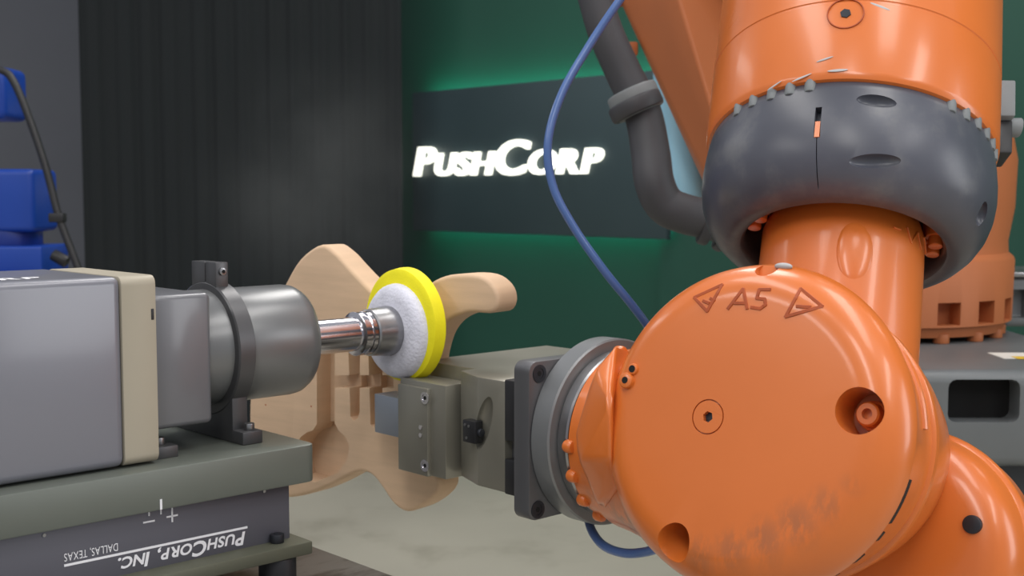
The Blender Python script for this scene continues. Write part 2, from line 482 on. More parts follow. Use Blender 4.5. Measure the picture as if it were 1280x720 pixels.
# ================================================================= SLIDE BASE
PT, PB = -0.107, -0.150                           # carriage plate top and bottom
sb = thing('slide_base', 'grey slide unit with white upside down lettering under the spindle motor', 'slide unit', FM @ V((-.55, 0, tz)), math.radians(43.123))
AE = -0.236
poly = []
def rrect(x0, y0, x1, y1, r, n=6):
    out = []
    for (cx, cy, a0) in ((x1 - r, y1 - r, 0), (x0 + r, y1 - r, 90), (x0 + r, y0 + r, 180), (x1 - r, y0 + r, 270)):
        for i in range(n + 1):
            t = math.radians(a0 + 90 * i / n); out.append((cx + r * math.cos(t), cy + r * math.sin(t)))
    return out
obj('carriage_plate', MB(FM).prism(rrect(-1.0, -.126, AE, .12, .012), PB, PT, .0022, 2), 'plate_green', sb)
SB_ = -.112
obj('slide_body', MB(FM).box((-.97, SB_, -.216), (-.264, .105, PB), .0015), 'slide_grey', sb)
obj('flange_plate', MB(FM).box((-1.0, -.14, -.229), (-.252, .135, -.214), .002), 'olive_flange', sb)
for a_, b_ in ((-.285, -.118), (-.285, .11), (-.94, -.118), (-.94, .11)):
    sp = obj('spacer', MB(FM).cyl((a_, b_, tz), (a_, b_, -.229), .021, 32, .002), 'black', sb)
    obj('bolt', MB(FM).cyl((a_, b_, -.214), (a_, b_, -.204), .008, 20, .001).cyl((a_, b_, -.204), (a_, b_, -.2035), .004, 6), 'screw', sp)
# marks: flat print on the near faces (b = const faces, x axis to +A when upright)
def face_m(a, z, b, ang=0.0, s=1.0):
    x = V((math.cos(ang), 0, math.sin(ang))); y = V((-math.sin(ang), 0, math.cos(ang)))
    return FM @ frame(V((a, b, z)), x * s, y * s, V((0, -1, 0)))
u0 = on_b(309, 659, SB_); u1 = on_b(80, 707, SB_)
mb = MB(FM)
zl = (u0.z + u1.z) / 2
mb.box((u1.x, SB_ - .0006, zl - .0012), (u0.x, SB_ + .0002, zl + .0012))
obj('lettering_rule', mb, 'white_ink', sb)
capz = abs(on_b(309, 659, SB_).z - on_b(306, 684, SB_).z)
def print_line(parts, a_right, a_left, z_base, cap_h, off, shear, name):
    run, wt = text_run(parts, off, shear, 0, .06)
    big = max(s for _, s in parts)
    sx = (a_right - a_left) / (wt + .05); sy = cap_h / (.73 * big)
    mb = MB()
    for me, x in run:
        m = FM @ frame(V((a_right - x * sx, SB_ - .0007, z_base)), V((-1, 0, 0)) * sx, V((0, 0, -1)) * sy, V((0, -1, 0)))
        mb.mesh_in(me, m)
    return obj(name, mb, 'white_ink', sb)
w0 = on_b(306, 668, SB_).x; w1 = on_b(146, 698, SB_).x
print_line([('P', 1), ('U', .8), ('S', .8), ('H', .8), ('C', 1.1), ('O', .8), ('R', .8), ('P', .8), (',', .9), (' ', 1.2), ('I', 1.), ('N', .8), ('C', .8), ('.', .9)], w0, w1, zl - .0045, .0175, .03, .2, 'maker_lettering')
w0 = on_b(147, 688, SB_).x; w1 = on_b(80, 702, SB_).x
# second line sits on the other side of the rule, smaller
def print_small():
    run, wt = text_run([(ch, 1) for ch in 'DALLAS, TEXAS'], 0.0, 0, 0, .09)
    sx = (w0 - w1) / wt; h = .0085; sy = h / .73
    mb = MB()
    for me, x in run:
        m = FM @ frame(V((w0 - x * sx, SB_ - .0007, zl + .0035 + h)), V((-1, 0, 0)) * sx, V((0, 0, -1)) * sy, V((0, -1, 0)))
        mb.mesh_in(me, m)
    obj('place_lettering', mb, 'white_ink', sb)
print_small()
mb = MB(FM)
t0 = on_b(201, 624, -.126); t1 = on_b(201, 637, -.126)
mb.box((t0.x - .0012, -.1266, t1.z), (t0.x + .0012, -.1258, t0.z))
for (px, py, kind) in ((186, 652, '-'), (215, 645, '+')):
    c = on_b(px, py, SB_); L = .0065
    mb.box((c.x - L, SB_ - .0006, c.z - .0009), (c.x + L, SB_ + .0002, c.z + .0009))
    if kind == '+': mb.box((c.x - .0009, SB_ - .0006, c.z - .0065), (c.x + .0009, SB_ + .0002, c.z + .0065))
for (px, py) in ((186, 642), (201, 640), (215, 636)):
    c = on_b(px, py, SB_); mb.box((c.x - .0008, SB_ - .0006, c.z - .0025), (c.x + .0008, SB_ + .0002, c.z + .003))
obj('scale_marks', mb, 'white_ink', sb)
for px, py in ((55, 669), (330, 614)):
    c = on_b(px, py, SB_); obj('dowel_pin', MB(FM).cyl((c.x, SB_ + .002, c.z), (c.x, SB_ - .001, c.z), .0018, 10), 'steel', sb)

# ================================================================= SPINDLE SANDER
sp = thing('sanding_spindle', 'grey motor spindle with chrome shaft and yellow edged sanding disc', 'sander', FM @ V((-.5, 0, PT)), math.radians(43.123))
obj('motor_housing', MB(FM).box((-1.0, -.101, -.1045), (-.4545, .082, .093), .009, 4), 'motor_grey', sp)
obj('front_plate', MB(FM).prism(rrect(-.101, -.1045, .082, .093, .009), 0, .0385, .0015, 2, frame(V((-.4555, 0, 0)), V((0, 1, 0)), V((0, 0, 1)), V((1, 0, 0)))), 'beige', sp, 'pale beige end plate')
# connector tab and seam notch on the beige plate
n0 = on_b(188, 393, -.101)
obj('notch_plug', MB(FM).box((-.423, -.1015, n0.z - .006), (-.4195, -.096, n0.z + .006), .0008), 'black', sp)
obj('drive_block', MB(FM).box((-.4205, -.074, -.077), (-.3375, .066, .0685), .006, 3), 'block_grey', sp)
XA2 = frame(V((0, 0, -.0015)), V((0, 1, 0)), V((0, 0, 1)), V((1, 0, 0)))
obj('spindle_body', MB(FM).lathe([(-.345, 0), (-.345, .0655), (-.342, .0675), (-.200, .0680), (-.191, .0668), (-.185, .0635), (-.1825, .059), (-.182, .026), (-.182, 0)], 96, XA2), 'anodised', sp)
XA = frame(V((0, 0, -.003)), V((0, 1, 0)), V((0, 0, 1)), V((1, 0, 0)))   # local Z -> a axis
def alathe(prof, seg=64, da=0, dz=0): return MB(FM).lathe([(t_ + da, r_) for t_, r_ in prof], seg, Matrix.Translation((0, 0, dz)) @ XA)
DA = -.019
cl = obj('clamp_ring', alathe([(-.305, .066), (-.305, .0765), (-.3035, .0785), (-.2845, .0785), (-.283, .0765), (-.283, .066), (-.305, .066)], 96), 'anodised_dark', sp)
# lug on top with slit and bolt
obj('clamp_lug', MB(FM).box((-.3045, -.0275, .06), (-.2885, -.0035, .0985), .001).box((-.3045, -.0018, .06), (-.2885, .029, .0985), .001), 'anodised_dark', cl)
lb = on_b(273.5, 339.5, -.0275)
obj('clamp_bolt', MB(FM).cyl((-.2962, -.025, lb.z), (-.2962, -.0305, lb.z), .0046, 20, .0006), 'steel', cl)
obj('clamp_bolt_socket', MB(FM).cyl((-.2962, -.0302, lb.z), (-.2962, -.0308, lb.z), .0024, 6), 'gap_shade', cl)
# bracket foot of the clamp
mb = MB(FM).box((-.3040, -.058, -.106), (-.284, .058, -.045), .0015).box((-.3040, -.080, PT), (-.278, .080, -.092), .0015)
obj('clamp_bracket', mb, 'anodised_dark', sp)
for b_ in (-.069, .069):
    obj('bracket_bolt', MB(FM).cyl((-.289, b_, -.092), (-.289, b_, -.084), .006, 20, .001), 'steel', sp)
mb = MB(FM).box((-.452, -.078, PT), (-.395, .06, -.0985), .001).box((-.414, -.082, PT), (-.385, -.04, -.094), .001)
obj('rear_bracket', mb, 'anodised_dark', sp)
fb = on_z(210, 560, -.09)
obj('bracket_bolt', MB(FM).cyl((-.399, -.066, -.094), (-.399, -.066, -.086), .006, 20, .001), 'steel', sp)
# shaft, collet, hub
sh = obj('shaft', alathe([(-.19, 0), (-.19, .0222), (-.092, .0222), (-.092, 0)], 48), 'chrome', sp)
obj('collet_nut', alathe([(-.0925, .0), (-.0925, .0255), (-.0905, .0285), (-.084, .0285), (-.0825, .0262), (-.0795, .0262), (-.078, .0285), (-.0725, .0285), (-.071, .0265), (-.069, 0)], 48), 'chrome', sh)
obj('hub', alathe([(-.071, 0), (-.071, .0285), (-.069, .0305), (-.052, .0315), (-.046, .0325), (-.036, .033), (-.026, .030), (-.024, 0)], 48), 'steel', sh)
dk = obj('backing_pad', alathe([(-.012, 0), (-.013, .030), (-.019, .0315), (-.0185, .048), (-.015, .0575), (-.009, .0622), (-.001, .0640), (.002, 0)], 72, DA + .003, -.0015), 'felt', sp, 'white felt backing pad')
obj('foam_pad', alathe([(-.001, .02), (-.001, .0685), (.002, .0745), (.013, .0765), (.018, .0765), (.0205, .074), (.021, 0)], 72, DA, .006), 'yellow', dk, 'bright yellow foam rim')
# white print on top of the housing
run, wt = text_run([('P', 1), ('U', .8), ('S', .8), ('H', .8), ('C', 1.1), ('O', .8), ('R', .8), ('P', .8)], .03, .2, 0, .06)
mb = MB()
r0 = on_z(52, 348, .093)
for me, x in run:
    sx = .2 / wt
    m = FM @ frame(V((r0.x - .2 + x * sx, -.074, .0934)), V((1, 0, 0)) * sx, V((0, 1, 0)) * .045, Z)
    mb.mesh_in(me, m)
obj('top_lettering', mb, 'white_ink', sp)

# ================================================================= GUITAR BODY
ga = math.radians(10)
NG = Matrix.Rotation(ga, 3, 'Z') @ (-A)            # front face normal
PG = C0 + A * (DA + .020) + B * .066 + NG * (-.0005)
UG = Z.cross(NG).normalized()                      # to the right seen from the front
GO = hit(470, 480, PG, NG)
FG = frame(GO, UG, Z, NG)
def gp(x, y):
    q = FG.inverted() @ hit(x, y, PG, NG); return (q.x, q.y)
OUT = [(400, 306), (418, 315), (434, 332), (452, 351), (472, 371), (492, 386), (511, 384), (526, 364), (543, 350), (566, 343), (598, 344), (617, 357), (623, 376), (615, 391), (586, 391),
       (563, 399), (549, 413), (541, 432), (536, 457), (533, 490), (531, 530), (532, 560), (540, 585), (549, 602), (546, 617), (529, 632), (508, 640), (491, 630), (477, 610), (466, 596), (454, 590), (440, 593),
       (415, 606), (388, 617), (362, 622), (340, 620), (326, 604), (316, 570), (311, 530), (313, 480), (323, 432), (337, 393), (354, 358), (374, 324)]
g2 = [V(gp(*q)) for q in OUT]
g2 = [V((p.x, p.y, 0)) for p in g2]
loop = spline(g2, 4, closed=True)
THK = 0.044
def inset(loop, d):
    out = []; N = len(loop)
    area_ = sum(loop[i].x * loop[(i + 1) % N].y - loop[(i + 1) % N].x * loop[i].y for i in range(N))
    sg = 1 if area_ > 0 else -1
    for i in range(N):
        t = (loop[(i + 1) % N] - loop[i - 1]).normalized()
        nrm = V((-t.y, t.x, 0)) * sg
        out.append(loop[i] + nrm * d)
    return out
rings = []
RF, RB = .006, .006
for i in range(6):
    t = PI / 2 * i / 5
    rings.append([p + V((0, 0, -RF * (1 - math.sin(t)))) for p in inset(loop, RF * (1 - math.cos(t)))])
rings = rings[::-1]
for i in range(6):
    t = PI / 2 * i / 5
    rings.append([p + V((0, 0, -THK + RB * (1 - math.sin(t)))) for p in inset(loop, RB * (1 - math.cos(t)))])
# order: outermost mid ... front; rebuild in order front -> back
front = [[p + V((0, 0, -RF + RF * math.sin(PI / 2 * i / 5))) for p in inset(loop, RF * (1 - math.cos(PI / 2 * i / 5)))] for i in range(6)][::-1]
back = [[p + V((0, 0, -THK + RB - RB * math.sin(PI / 2 * i / 5))) for p in inset(loop, RB * (1 - math.cos(PI / 2 * i / 5)))] for i in range(6)]
rings = front + back
vs = []; fs = []; N = len(loop)
for r_ in rings: vs += [tuple(p) for p in r_]
for k_ in range(len(rings) - 1):
    for i in range(N):
        j = (i + 1) % N
        fs.append((k_ * N + i, k_ * N + j, (k_ + 1) * N + j, (k_ + 1) * N + i))
fs.append(tuple(range(N))); fs.append(tuple(range((len(rings) - 1) * N, len(rings) * N))[::-1])
gt = thing('guitar_body', 'unfinished pale maple guitar body with routed cavities and four horns', 'guitar body', FG @ V((0, min(p.y for p in loop), -THK / 2)), 0)
def cutp(px, dep):
    return MB(FG).prism([gp(*q) for q in px], -dep, .01)
cuts = [cutp([(396, 400), (418.5, 400), (418.5, 545), (396, 545)], .028),
        cutp([(396, 530), (419, 530), (423, 538), (431, 545), (436.5, 557), (434, 574), (422, 591), (394, 603), (372, 596), (364, 565), (376, 546), (384, 540), (391, 538)], .037),
        cutp([(415, 469), (492, 469), (492, 485), (415, 485)], .024),
        cutp([(435, 425), (450, 425), (449.5, 515), (447, 523), (442, 526), (438, 521)], .036),
        cutp([(460, 425), (478, 425), (478, 530), (470, 536), (463, 531)], .036)]
obj('body', MB(FG).raw(vs, fs), 'wood', gt, cuts=cuts, angle=40)
for px, py in ((389, 508), (384, 473), (332, 506)):
    q = gp(px, py)
    obj('screw_hole', MB(FG).cyl((q[0], q[1], -.004), (q[0], q[1], .0002), .0014, 8), 'engrave', gt)

# ================================================================= GRIPPER
gr = thing('gripper', 'olive grey parallel gripper block clamping the guitar body', 'gripper', FM @ V((.08, -.22, -.2)), math.radians(43.123))
GA = -.032
j0 = on_a(500, 480, GA - .005); j1 = on_a(536, 592, GA - .005)
GZ1, GZ0 = -.046, -.181
b2 = on_a(597, 467, GA).y; b3 = on_a(631, 476, GA).y
def plan(poly, z0, z1, bev=.0012): return MB(FM).prism(poly, z0, z1, bev, 2)
# main body: plan polygon with chamfered end, and notch machined in its side
body_poly = [(GA, b3), (GA, b2), (-.012, b2 + .055), (.014, b2 + .055), (.014, -.008), (.25, -.008), (.25, b3)]
nx = on_a(603, 535, GA)
cut = MB(FM).ball((0, 0, 0), 1, (.013, .013, .036), Matrix.Translation((GA - .001, nx.y - .002, nx.z + .006)) @ Matrix.Rotation(.35, 4, 'X'), 32, 20)
mb = plan(body_poly, GZ0, GZ1)
obj('gripper_body', mb, 'gripper', gr, cuts=[cut])
# sloping end chamfer piece above the jaw
jb0 = b2 + .060
for (a0, a1, nm) in ((GA - .006, .000, 'near'),):
    jaw = obj('jaw', MB(FM).box((a0 + .006, -.112, -.184), (a1 + .012, -.020, -.064), .0012), 'gripper', gr)
    obj('jaw_plate', MB(FM).box((a0, -.083, -.1845), (a0 + .009, -.022, -.071), .0012), 'gripper', jaw)
    if nm == 'near':
        for px, py in ((531.5, 497.5), (531.5, 582)):
            q = on_a(px, py, a0)
            obj('cap_screw', MB(FM).ring((a0 - .0002, q.y, q.z), (a0 - .0014, q.y, q.z), .0050, .0080, 24).cyl((a0, q.y, q.z), (a0 - .0006, q.y, q.z), .0050, 20), 'chrome', jaw)
            obj('hex_socket', MB(FM).cyl((a0 - .0005, q.y, q.z), (a0 - .0009, q.y, q.z), .0028, 6), 'gap_shade', jaw)
        for px, py in ((526, 534), (526, 544)):
            q = on_a(px, py, a0)
            obj('dowel_pin', MB(FM).cyl((a0, q.y, q.z), (a0 - .0012, q.y, q.z), .0030, 16), 'chrome', jaw)
        f0 = on_a(468, 492, -.036); f1 = on_a(468, 540, -.036)
        obj('finger', MB(FM).box((-.036, -.045, f1.z), (.0, f0.y, f0.z - .0), .001), 'gripper_block', jaw, 'blue grey finger block')
# sensor block in the notch
q = on_a(592, 539, GA)
sn = obj('sensor_block', MB(FM).box((GA - .007, q.y - .011, q.z - .014), (GA + .006, q.y + .013, q.z + .014), .0015), 'black', gr)
for dx, dz in ((.008, .008), (.001, .007), (.005, -.008)):
    obj('sensor_screw', MB(FM).cyl((GA - .007, q.y + dx, q.z + dz), (GA - .0078, q.y + dx, q.z + dz), .0018, 12), 'steel', sn)
obj('sensor_plug', MB(FM).cyl((GA + .0, q.y - .011, q.z), (GA + .0, q.y - .016, q.z), .005, 16, .001), 'screw', sn)
obj('oil_plug', MB(FM).ring((.06, b3 + .05, GZ1 - .001), (.06, b3 + .05, GZ1 + .001), .003, .008, 24).cyl((.06, b3 + .05, GZ1 - .001), (.06, b3 + .05, GZ1 + .0003), .0035, 16), 'gripper', gr)
# dark spacer blocks between body and tool plate
s0 = on_a(630, 474, GA); s1 = on_a(630, 550, GA); s2 = on_a(630, 573, GA); s3 = on_a(630, 617, GA)
bp0, bp1 = -.2525, -.2785                          # tool plate from / to
obj('spacer_block', MB(FM).box((GA - .001, bp0, s1.z), (.24, b3 - .0, s0.z), .002), 'black', gr)
obj('spacer_block', MB(FM).box((GA - .001, bp0, s3.z), (.24, b3 - .0, s2.z), .002), 'black', gr)
obj('spacer_core', MB(FM).box((GA + .012, bp0, s2.z), (.22, b3, s1.z)), 'tool_plate', gr)
PA0, PA1 = -.046, .186
PZ0, PZ1 = -.2035, -.0165
YB = frame(V((0, bp0, 0)), V((1, 0, 0)), V((0, 0, 1)), V((0, -1, 0)))
plt = obj('tool_plate', MB(FM).prism(rrect(PA0, PZ0, PA1, PZ1, .012), 0, bp0 - bp1, .0015, 2, YB), 'tool_plate', gr)
for px, py, r_ in ((674, 467, .0105), (672, 637, .0105), (686, 492, .0075), (686, 606, .0075)):
    q = FM.inverted() @ hit(px, py, C0 + B * bp1, B)
    obj('cap_screw', MB(FM).ring((q.x, bp1, q.z), (q.x, bp1 - .0012, q.z), r_ * .62, r_, 24).cyl((q.x, bp1, q.z), (q.x, bp1 - .0004, q.z), r_ * .62, 24), 'screw', plt)
    obj('hex_socket', MB(FM).cyl((q.x, bp1 - .0003, q.z), (q.x, bp1 - .0007, q.z), r_ * .32, 6), 'gap_shade', plt)
RA, RZ = .068, -.108                               # flange axis
obj('adapter_ring', MB(FM).lathe([(0, 0), (0, .110), (.002, .1125), (.028, .1125), (.030, .1105), (.0305, .095), (.0305, 0)], 96, frame(V((RA, bp1, RZ)), V((1, 0, 0)), V((0, 0, 1)), V((0, -1, 0)))), 'ring', gr)

# ================================================================= ORANGE ROBOT
rb_c = P(1090, 420, 2.75)
rb = thing('orange_robot', 'big orange six axis robot arm holding the gripper', 'robot', (rb_c.x, rb_c.y, 0))
# ---- wrist flange ring and A6 housing along B
WB = bp1 - .0305
XF = frame(V((RA, WB, RZ)), V((1, 0, 0)), V((0, 0, 1)), V((0, -1, 0)))
obj('wrist_flange', MB(FM).lathe([(0, 0), (0, .098), (.002, .100), (.014, .100), (.016, .098), (.016, .094), (.026, .094), (.026, 0)], 80, XF), 'steel', rb, 'bare metal flange ring')
t = math.radians(8); phi = math.radians(16)
nh = Matrix.Rotation(t, 3, 'Z') @ (-A)
ND = (nh * math.cos(phi) + Z * math.sin(phi)).normalized()
D0 = P(995, 549, 1.33)
KC = 1.117
XD = ND.cross(Z).normalized() * -1                 # to the right in view
XD = Z.cross(ND).normalized()
YD = ND.cross(XD).normalized()
FD = frame(D0, XD, YD, ND)
def on_d(x, y, tt): return FD.inverted() @ hit(x, y, D0 + ND * tt, ND)
MT['orange_grimy'] = mat('robot_orange_dusty', (212, 111, 44), 0.34, 0, 0.05, 5, 0.03, 90, coat=0.35)
_rl = root_mat(rb).inverted()
def rloc(x, y, tt): return tuple(_rl @ (FD @ on_d(x, y, tt)))
add_overlay(MT['orange_grimy'], (128, 88, 64), 0.46, 85, (1, 1, .4), soft=.10, amount=.75,
            mask=[(rloc(x_, y_, .125), .006, r_) for x_, y_, r_ in ((885, 692, .03), (925, 688, .034), (965, 676, .036), (1005, 656, .036), (1040, 632, .03), (1068, 606, .022))] + [(rloc(x_, y_, .05), .01, r_) for x_, y_, r_ in ((800, 640, .05), (760, 610, .03), (850, 680, .05))])
# flange housing: bolted ring and tapering body toward the drum
cz = FM @ V((RA, WB - .018, RZ))
AX6 = (FD @ V((-.0, -.01, .03)) - cz)
M6 = axis_m(cz, -B, Z)
mb = MB().lathe([(0, 0), (0, .098), (.003, .102), (.028, .104), (.030, .108), (.05, .110), (.12, .122), (.16, .10), (.16, 0)], 72, M6)
fh = obj('flange_housing', mb, 'orange_grimy', rb)
# bolt heads round the rim of the flange housing
BOLTS = (20, 40, 60, 100, 180, 200, 220, 240)
for an in [math.radians(v) for v in BOLTS]:
    p = M6 @ V((.1015 * math.cos(an), .1015 * math.sin(an), -.002)); pq = M6 @ V((.1015 * math.cos(an), .1015 * math.sin(an), .012))
    obj('bolt_head', MB().cyl(p, pq, .0078, 16, .0035), 'orange', fh)

# drum
prof_h = [(-.16, 0), (-.16, .09), (-.12, .125), (-.06, .140), (-.014, .1465), (-.006, .1470), (-.0055, .1505), (-.004, .1518), (.003, .1518), (.0045, .1505), (.006, .1480), (.012, .1478), (.03, .1505), (.06, .1565), (.088, .1630), (.0955, .1640), (.0965, .1625), (.0965, 0)]
hs = obj('wrist_housing', MB(FD).lathe(prof_h, 128), 'orange', rb)
prof_c = [(.0985, 0), (.0985, .1475), (.1000, .1495), (.104, .1503), (.117, .1465), (.1265, .1410), (.1335, .1345), (.1380, .1285), (.1405, .1230), (.1418, .1170), (.1424, .1100), (.1428, .06), (.1431, 0)]
# pockets
def pocket(px, py, tt, r, depth_to, tilt=None):
    q = on_d(px, py, tt)
    return q
pk1 = on_d(1083, 517, .122); pk2 = on_d(862, 668, .118); pk3 = on_d(962, 340, .118)
cuts = [MB(FD).cyl((pk1.x, pk1.y, .098), (pk1.x, pk1.y, .2), .0222, 40),
        MB(FD).cyl(V((pk2.x, pk2.y, .108)) + V((.010, .016, -.004)), V((pk2.x, pk2.y, .2)) + V((-.03, -.06, 0)), .019, 36),
        MB(FD).cyl((pk3.x, pk3.y, .118), (pk3.x, pk3.y + .02, .2), .0115, 30)]
# two shallow engraved rings are cut as real grooves
cb = on_d(885, 521, .1425)
cuts.append(MB(FD).ring((cb.x, cb.y, .1400), (cb.x, cb.y, .16), .0165, .0178, 48))
cuts.append(MB(FD).cyl((cb.x, cb.y, .136), (cb.x, cb.y, .16), .0058, 6))
cv = obj('wrist_cover', MB(FD).lathe([(t_, r_ * KC) for t_, r_ in prof_c], 144), 'orange_grimy', rb, cuts=cuts, angle=32)
# parts set in the cover
obj('pocket_bolt', MB(FD).lathe([(.098, 0), (.098, .0155), (.106, .0145), (.107, .0120), (.119, .0116), (.121, .0100), (.121, .0052), (.113, .0052), (.113, 0)], 32, Matrix.Translation((pk1.x, pk1.y, 0))), 'orange', cv)
obj('plug_socket', MB(FD).cyl((cb.x, cb.y, .1355), (cb.x, cb.y, .1375), .0066, 6), 'screw', cv)
obj('chipped_patch', MB(FD).ball((pk2.x + .005, pk2.y + .004, .1105), .0075, (1, .55, .3)), 'silver_paint', cv, 'bare metal chip in lower pocket')
p4 = on_d(985, 336, .108)
obj('chipped_patch', MB(FD).ball((p4.x + .0, p4.y, .1185), .009, (1.1, .42, .4), m=None), 'silver_paint', cv, 'white paint chip at top edge')
# embossed marking on the cover: strokes as thin bars
def surf_t(r):
    pc = [(r_ * KC, t_) for t_, r_ in prof_c][2:]
    for (r0_, t0_), (r1_, t1_) in zip(pc, pc[1:]):
        if r1_ <= r <= r0_: return t0_ + (t1_ - t0_) * (r0_ - r) / max(1e-9, r0_ - r1_)
    return .143
def on_cover(x, y):
    tt = .141
    for _ in range(8):
        q = on_d(x, y, tt); tt = surf_t(math.hypot(q.x, q.y))
    return V((q.x, q.y, tt))
def stroke(mb, x0, y0, x1, y1, w=.0017, tt=0, h=.0010):
    n = 3
    pts_ = [on_cover(x0 + (x1 - x0) * k_ / n, y0 + (y1 - y0) * k_ / n) for k_ in range(n + 1)]
    for a_, b_ in zip(pts_, pts_[1:]):
        d = b_ - a_; L = d.length; d.normalize()
        n_ = V((0, 0, 1)).cross(d).normalized(); u_ = d.cross(n_)
        mb.box((-.0008, -w, -.004), (L + .0008, w, h), .0004, 1, frame(a_, d, n_, u_))
mb = MB(FD)
for s_ in ((868, 372, 903, 356), (868, 372, 884, 389), (884, 389, 903, 356), (879, 376, 886, 379), (888, 373, 893, 376)): stroke(mb, *s_, tt=.1405)
for s_ in ((910, 386, 929, 361), (929, 361, 934, 386), (918, 379, 932, 379)): stroke(mb, *s_, tt=.1405)
for s_ in ((963, 362, 949, 362), (949, 362, 946, 373), (946, 373, 956, 374), (956, 374, 957, 381), (957, 381, 950, 386), (950, 386, 939, 384)): stroke(mb, *s_, tt=.1405)
for s_ in ((1001, 361, 982, 396), (1001, 361, 1028, 383), (996, 383, 1013, 384), (982, 396, 1028, 383)): stroke(mb, *s_, tt=.1405)
obj('axis_marking', mb, 'engrave', cv)
# seam between cover and housing: solid dark arcs painted as the gaps' shade
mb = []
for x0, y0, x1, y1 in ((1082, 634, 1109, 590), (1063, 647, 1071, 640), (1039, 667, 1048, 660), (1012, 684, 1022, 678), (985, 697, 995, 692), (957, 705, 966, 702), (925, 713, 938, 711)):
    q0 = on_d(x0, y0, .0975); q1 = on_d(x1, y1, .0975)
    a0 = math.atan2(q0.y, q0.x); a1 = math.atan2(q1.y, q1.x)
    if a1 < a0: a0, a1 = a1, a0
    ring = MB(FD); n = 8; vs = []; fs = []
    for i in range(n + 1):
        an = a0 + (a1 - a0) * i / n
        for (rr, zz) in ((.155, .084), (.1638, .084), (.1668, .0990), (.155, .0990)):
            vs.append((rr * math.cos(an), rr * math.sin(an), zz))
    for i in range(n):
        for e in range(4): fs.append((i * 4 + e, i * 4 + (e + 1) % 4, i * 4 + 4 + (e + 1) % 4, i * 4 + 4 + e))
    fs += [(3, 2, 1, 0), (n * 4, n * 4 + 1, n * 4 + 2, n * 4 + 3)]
    obj('seam_shade', ring.raw(vs, fs), 'gap_shade', hs)
# lugs at upper left where cover meets flange housing
for px, py, r_ in ((781, 475, .0085), (790, 461, .0062)):
    q = FD.inverted() @ P(px, py, 1.303)
    obj('lug', MB(FD).cyl((q.x, q.y, q.z - .05), (q.x, q.y, q.z), r_, 20, .0022), 'orange', hs)
    obj('lug_hole', MB(FD).cyl((q.x, q.y, q.z - .001), (q.x, q.y, q.z + .0004), r_ * .42 if r_ > .007 else r_ * .62, 16), 'gap_shade', hs)
# lower second drum (far side of the wrist fork)
D2 = P(1138, 684, 1.40)
F2 = frame(D2, XD, YD, ND)
d2 = obj('fork_housing', MB(F2).lathe([(-.14, 0), (-.14, .10), (-.05, .128), (-.006, .133), (0, .1345), (.006, .133), (.010, .1290), (.03, .1265), (.046, .120), (.057, .108), (.062, .092), (.064, .06), (.0645, 0)], 112), 'orange', rb)
q = F2.inverted() @ hit(1217, 656, D2 + ND * .058, ND)
cs = obj('cap_screw', MB(F2).cyl((q.x, q.y, .050), (q.x, q.y, .0655), .0098, 28, .001), 'screw', d2)

# ---- forearm (A4 axis)
RM = P(1060, 196, 1.53)
U4 = V((.17, math.sin(math.radians(28)), math.cos(math.radians(28)))).normalized()
X4 = V((1, 0, 0)); X4 = (X4 - U4 * X4.dot(U4)).normalized(); Y4 = U4.cross(X4)
F4 = frame(RM - U4 * .37, X4, Y4, U4)
def ang4(px, py, r):                                  # angle round the A4 axis of a pixel on a cylinder of radius r
    o = F4.inverted() @ CAMP; d = (F4.to_3x3().inverted() @ ray(px, py))
    a_ = d.x ** 2 + d.y ** 2; b_ = 2 * (o.x * d.x + o.y * d.y); c_ = o.x ** 2 + o.y ** 2 - r * r
    s_ = (-b_ - math.sqrt(max(0, b_ * b_ - 4 * a_ * c_))) / (2 * a_)
    return o + d * s_
obj('cast_rib', MB(FD).tube([V((.1535 * math.cos(a_), .1535 * math.sin(a_), .046)) for a_ in [.15 + .12 * k_ for k_ in range(9)]], .0045, 10, 3), 'orange', hs)
fb_ = [P(742, 462, 1.345), P(763, 497, 1.30), P(764, 576, 1.30), P(721, 572, 1.345), P(719, 540, 1.36), P(770, 430, 1.36), P(800, 440, 1.45), P(800, 600, 1.45), P(740, 560, 1.45), P(750, 640, 1.38), P(775, 610, 1.33)]
obj('housing_boss', MB().hull(fb_, .006, 3), 'orange_grimy', rb)
nk = obj('wrist_neck', MB(F4).lathe([(-.06, 0), (-.06, .088), (.05, .092), (.15, .094), (.22, .0945), (.255, .094), (.268, .090), (.30, .075), (.32, 0)], 80), 'orange', rb)
obj('neck_boss', MB(F4).ball((-.004, -.0905, .195), 1, (.021, .0065, .042)), 'orange', nk)
for x0_, y0_, x1_, y1_ in ((1117, 284, 1126, 287), (1134, 284, 1139, 304), (1139, 304, 1147, 290), (1147, 290, 1151, 312), (1155, 296, 1157, 318)):
    a_ = ang4(x0_, y0_, .0945); b_ = ang4(x1_, y1_, .0945); d_ = (b_ - a_); L_ = d_.length; d_.normalize()
    o_ = V((a_.x, a_.y, 0)).normalized(); n_ = o_.cross(d_).normalized()
    obj('cast_mark', MB(F4).box((0, -.0012, -.002), (L_, .0012, .0014), .0004, 1, frame(a_, d_, n_, d_.cross(n_))), 'orange', nk)
fa = obj('forearm', MB(F4).lathe([(.36, 0), (.36, .150), (.368, .1715), (.372, .1735), (.376, .1745), (.470, .1755), (.471, .1745), (.473, .1745), (.474, .1755), (1.05, .1755), (1.06, .17), (1.06, 0)], 128), 'orange_fore', rb)
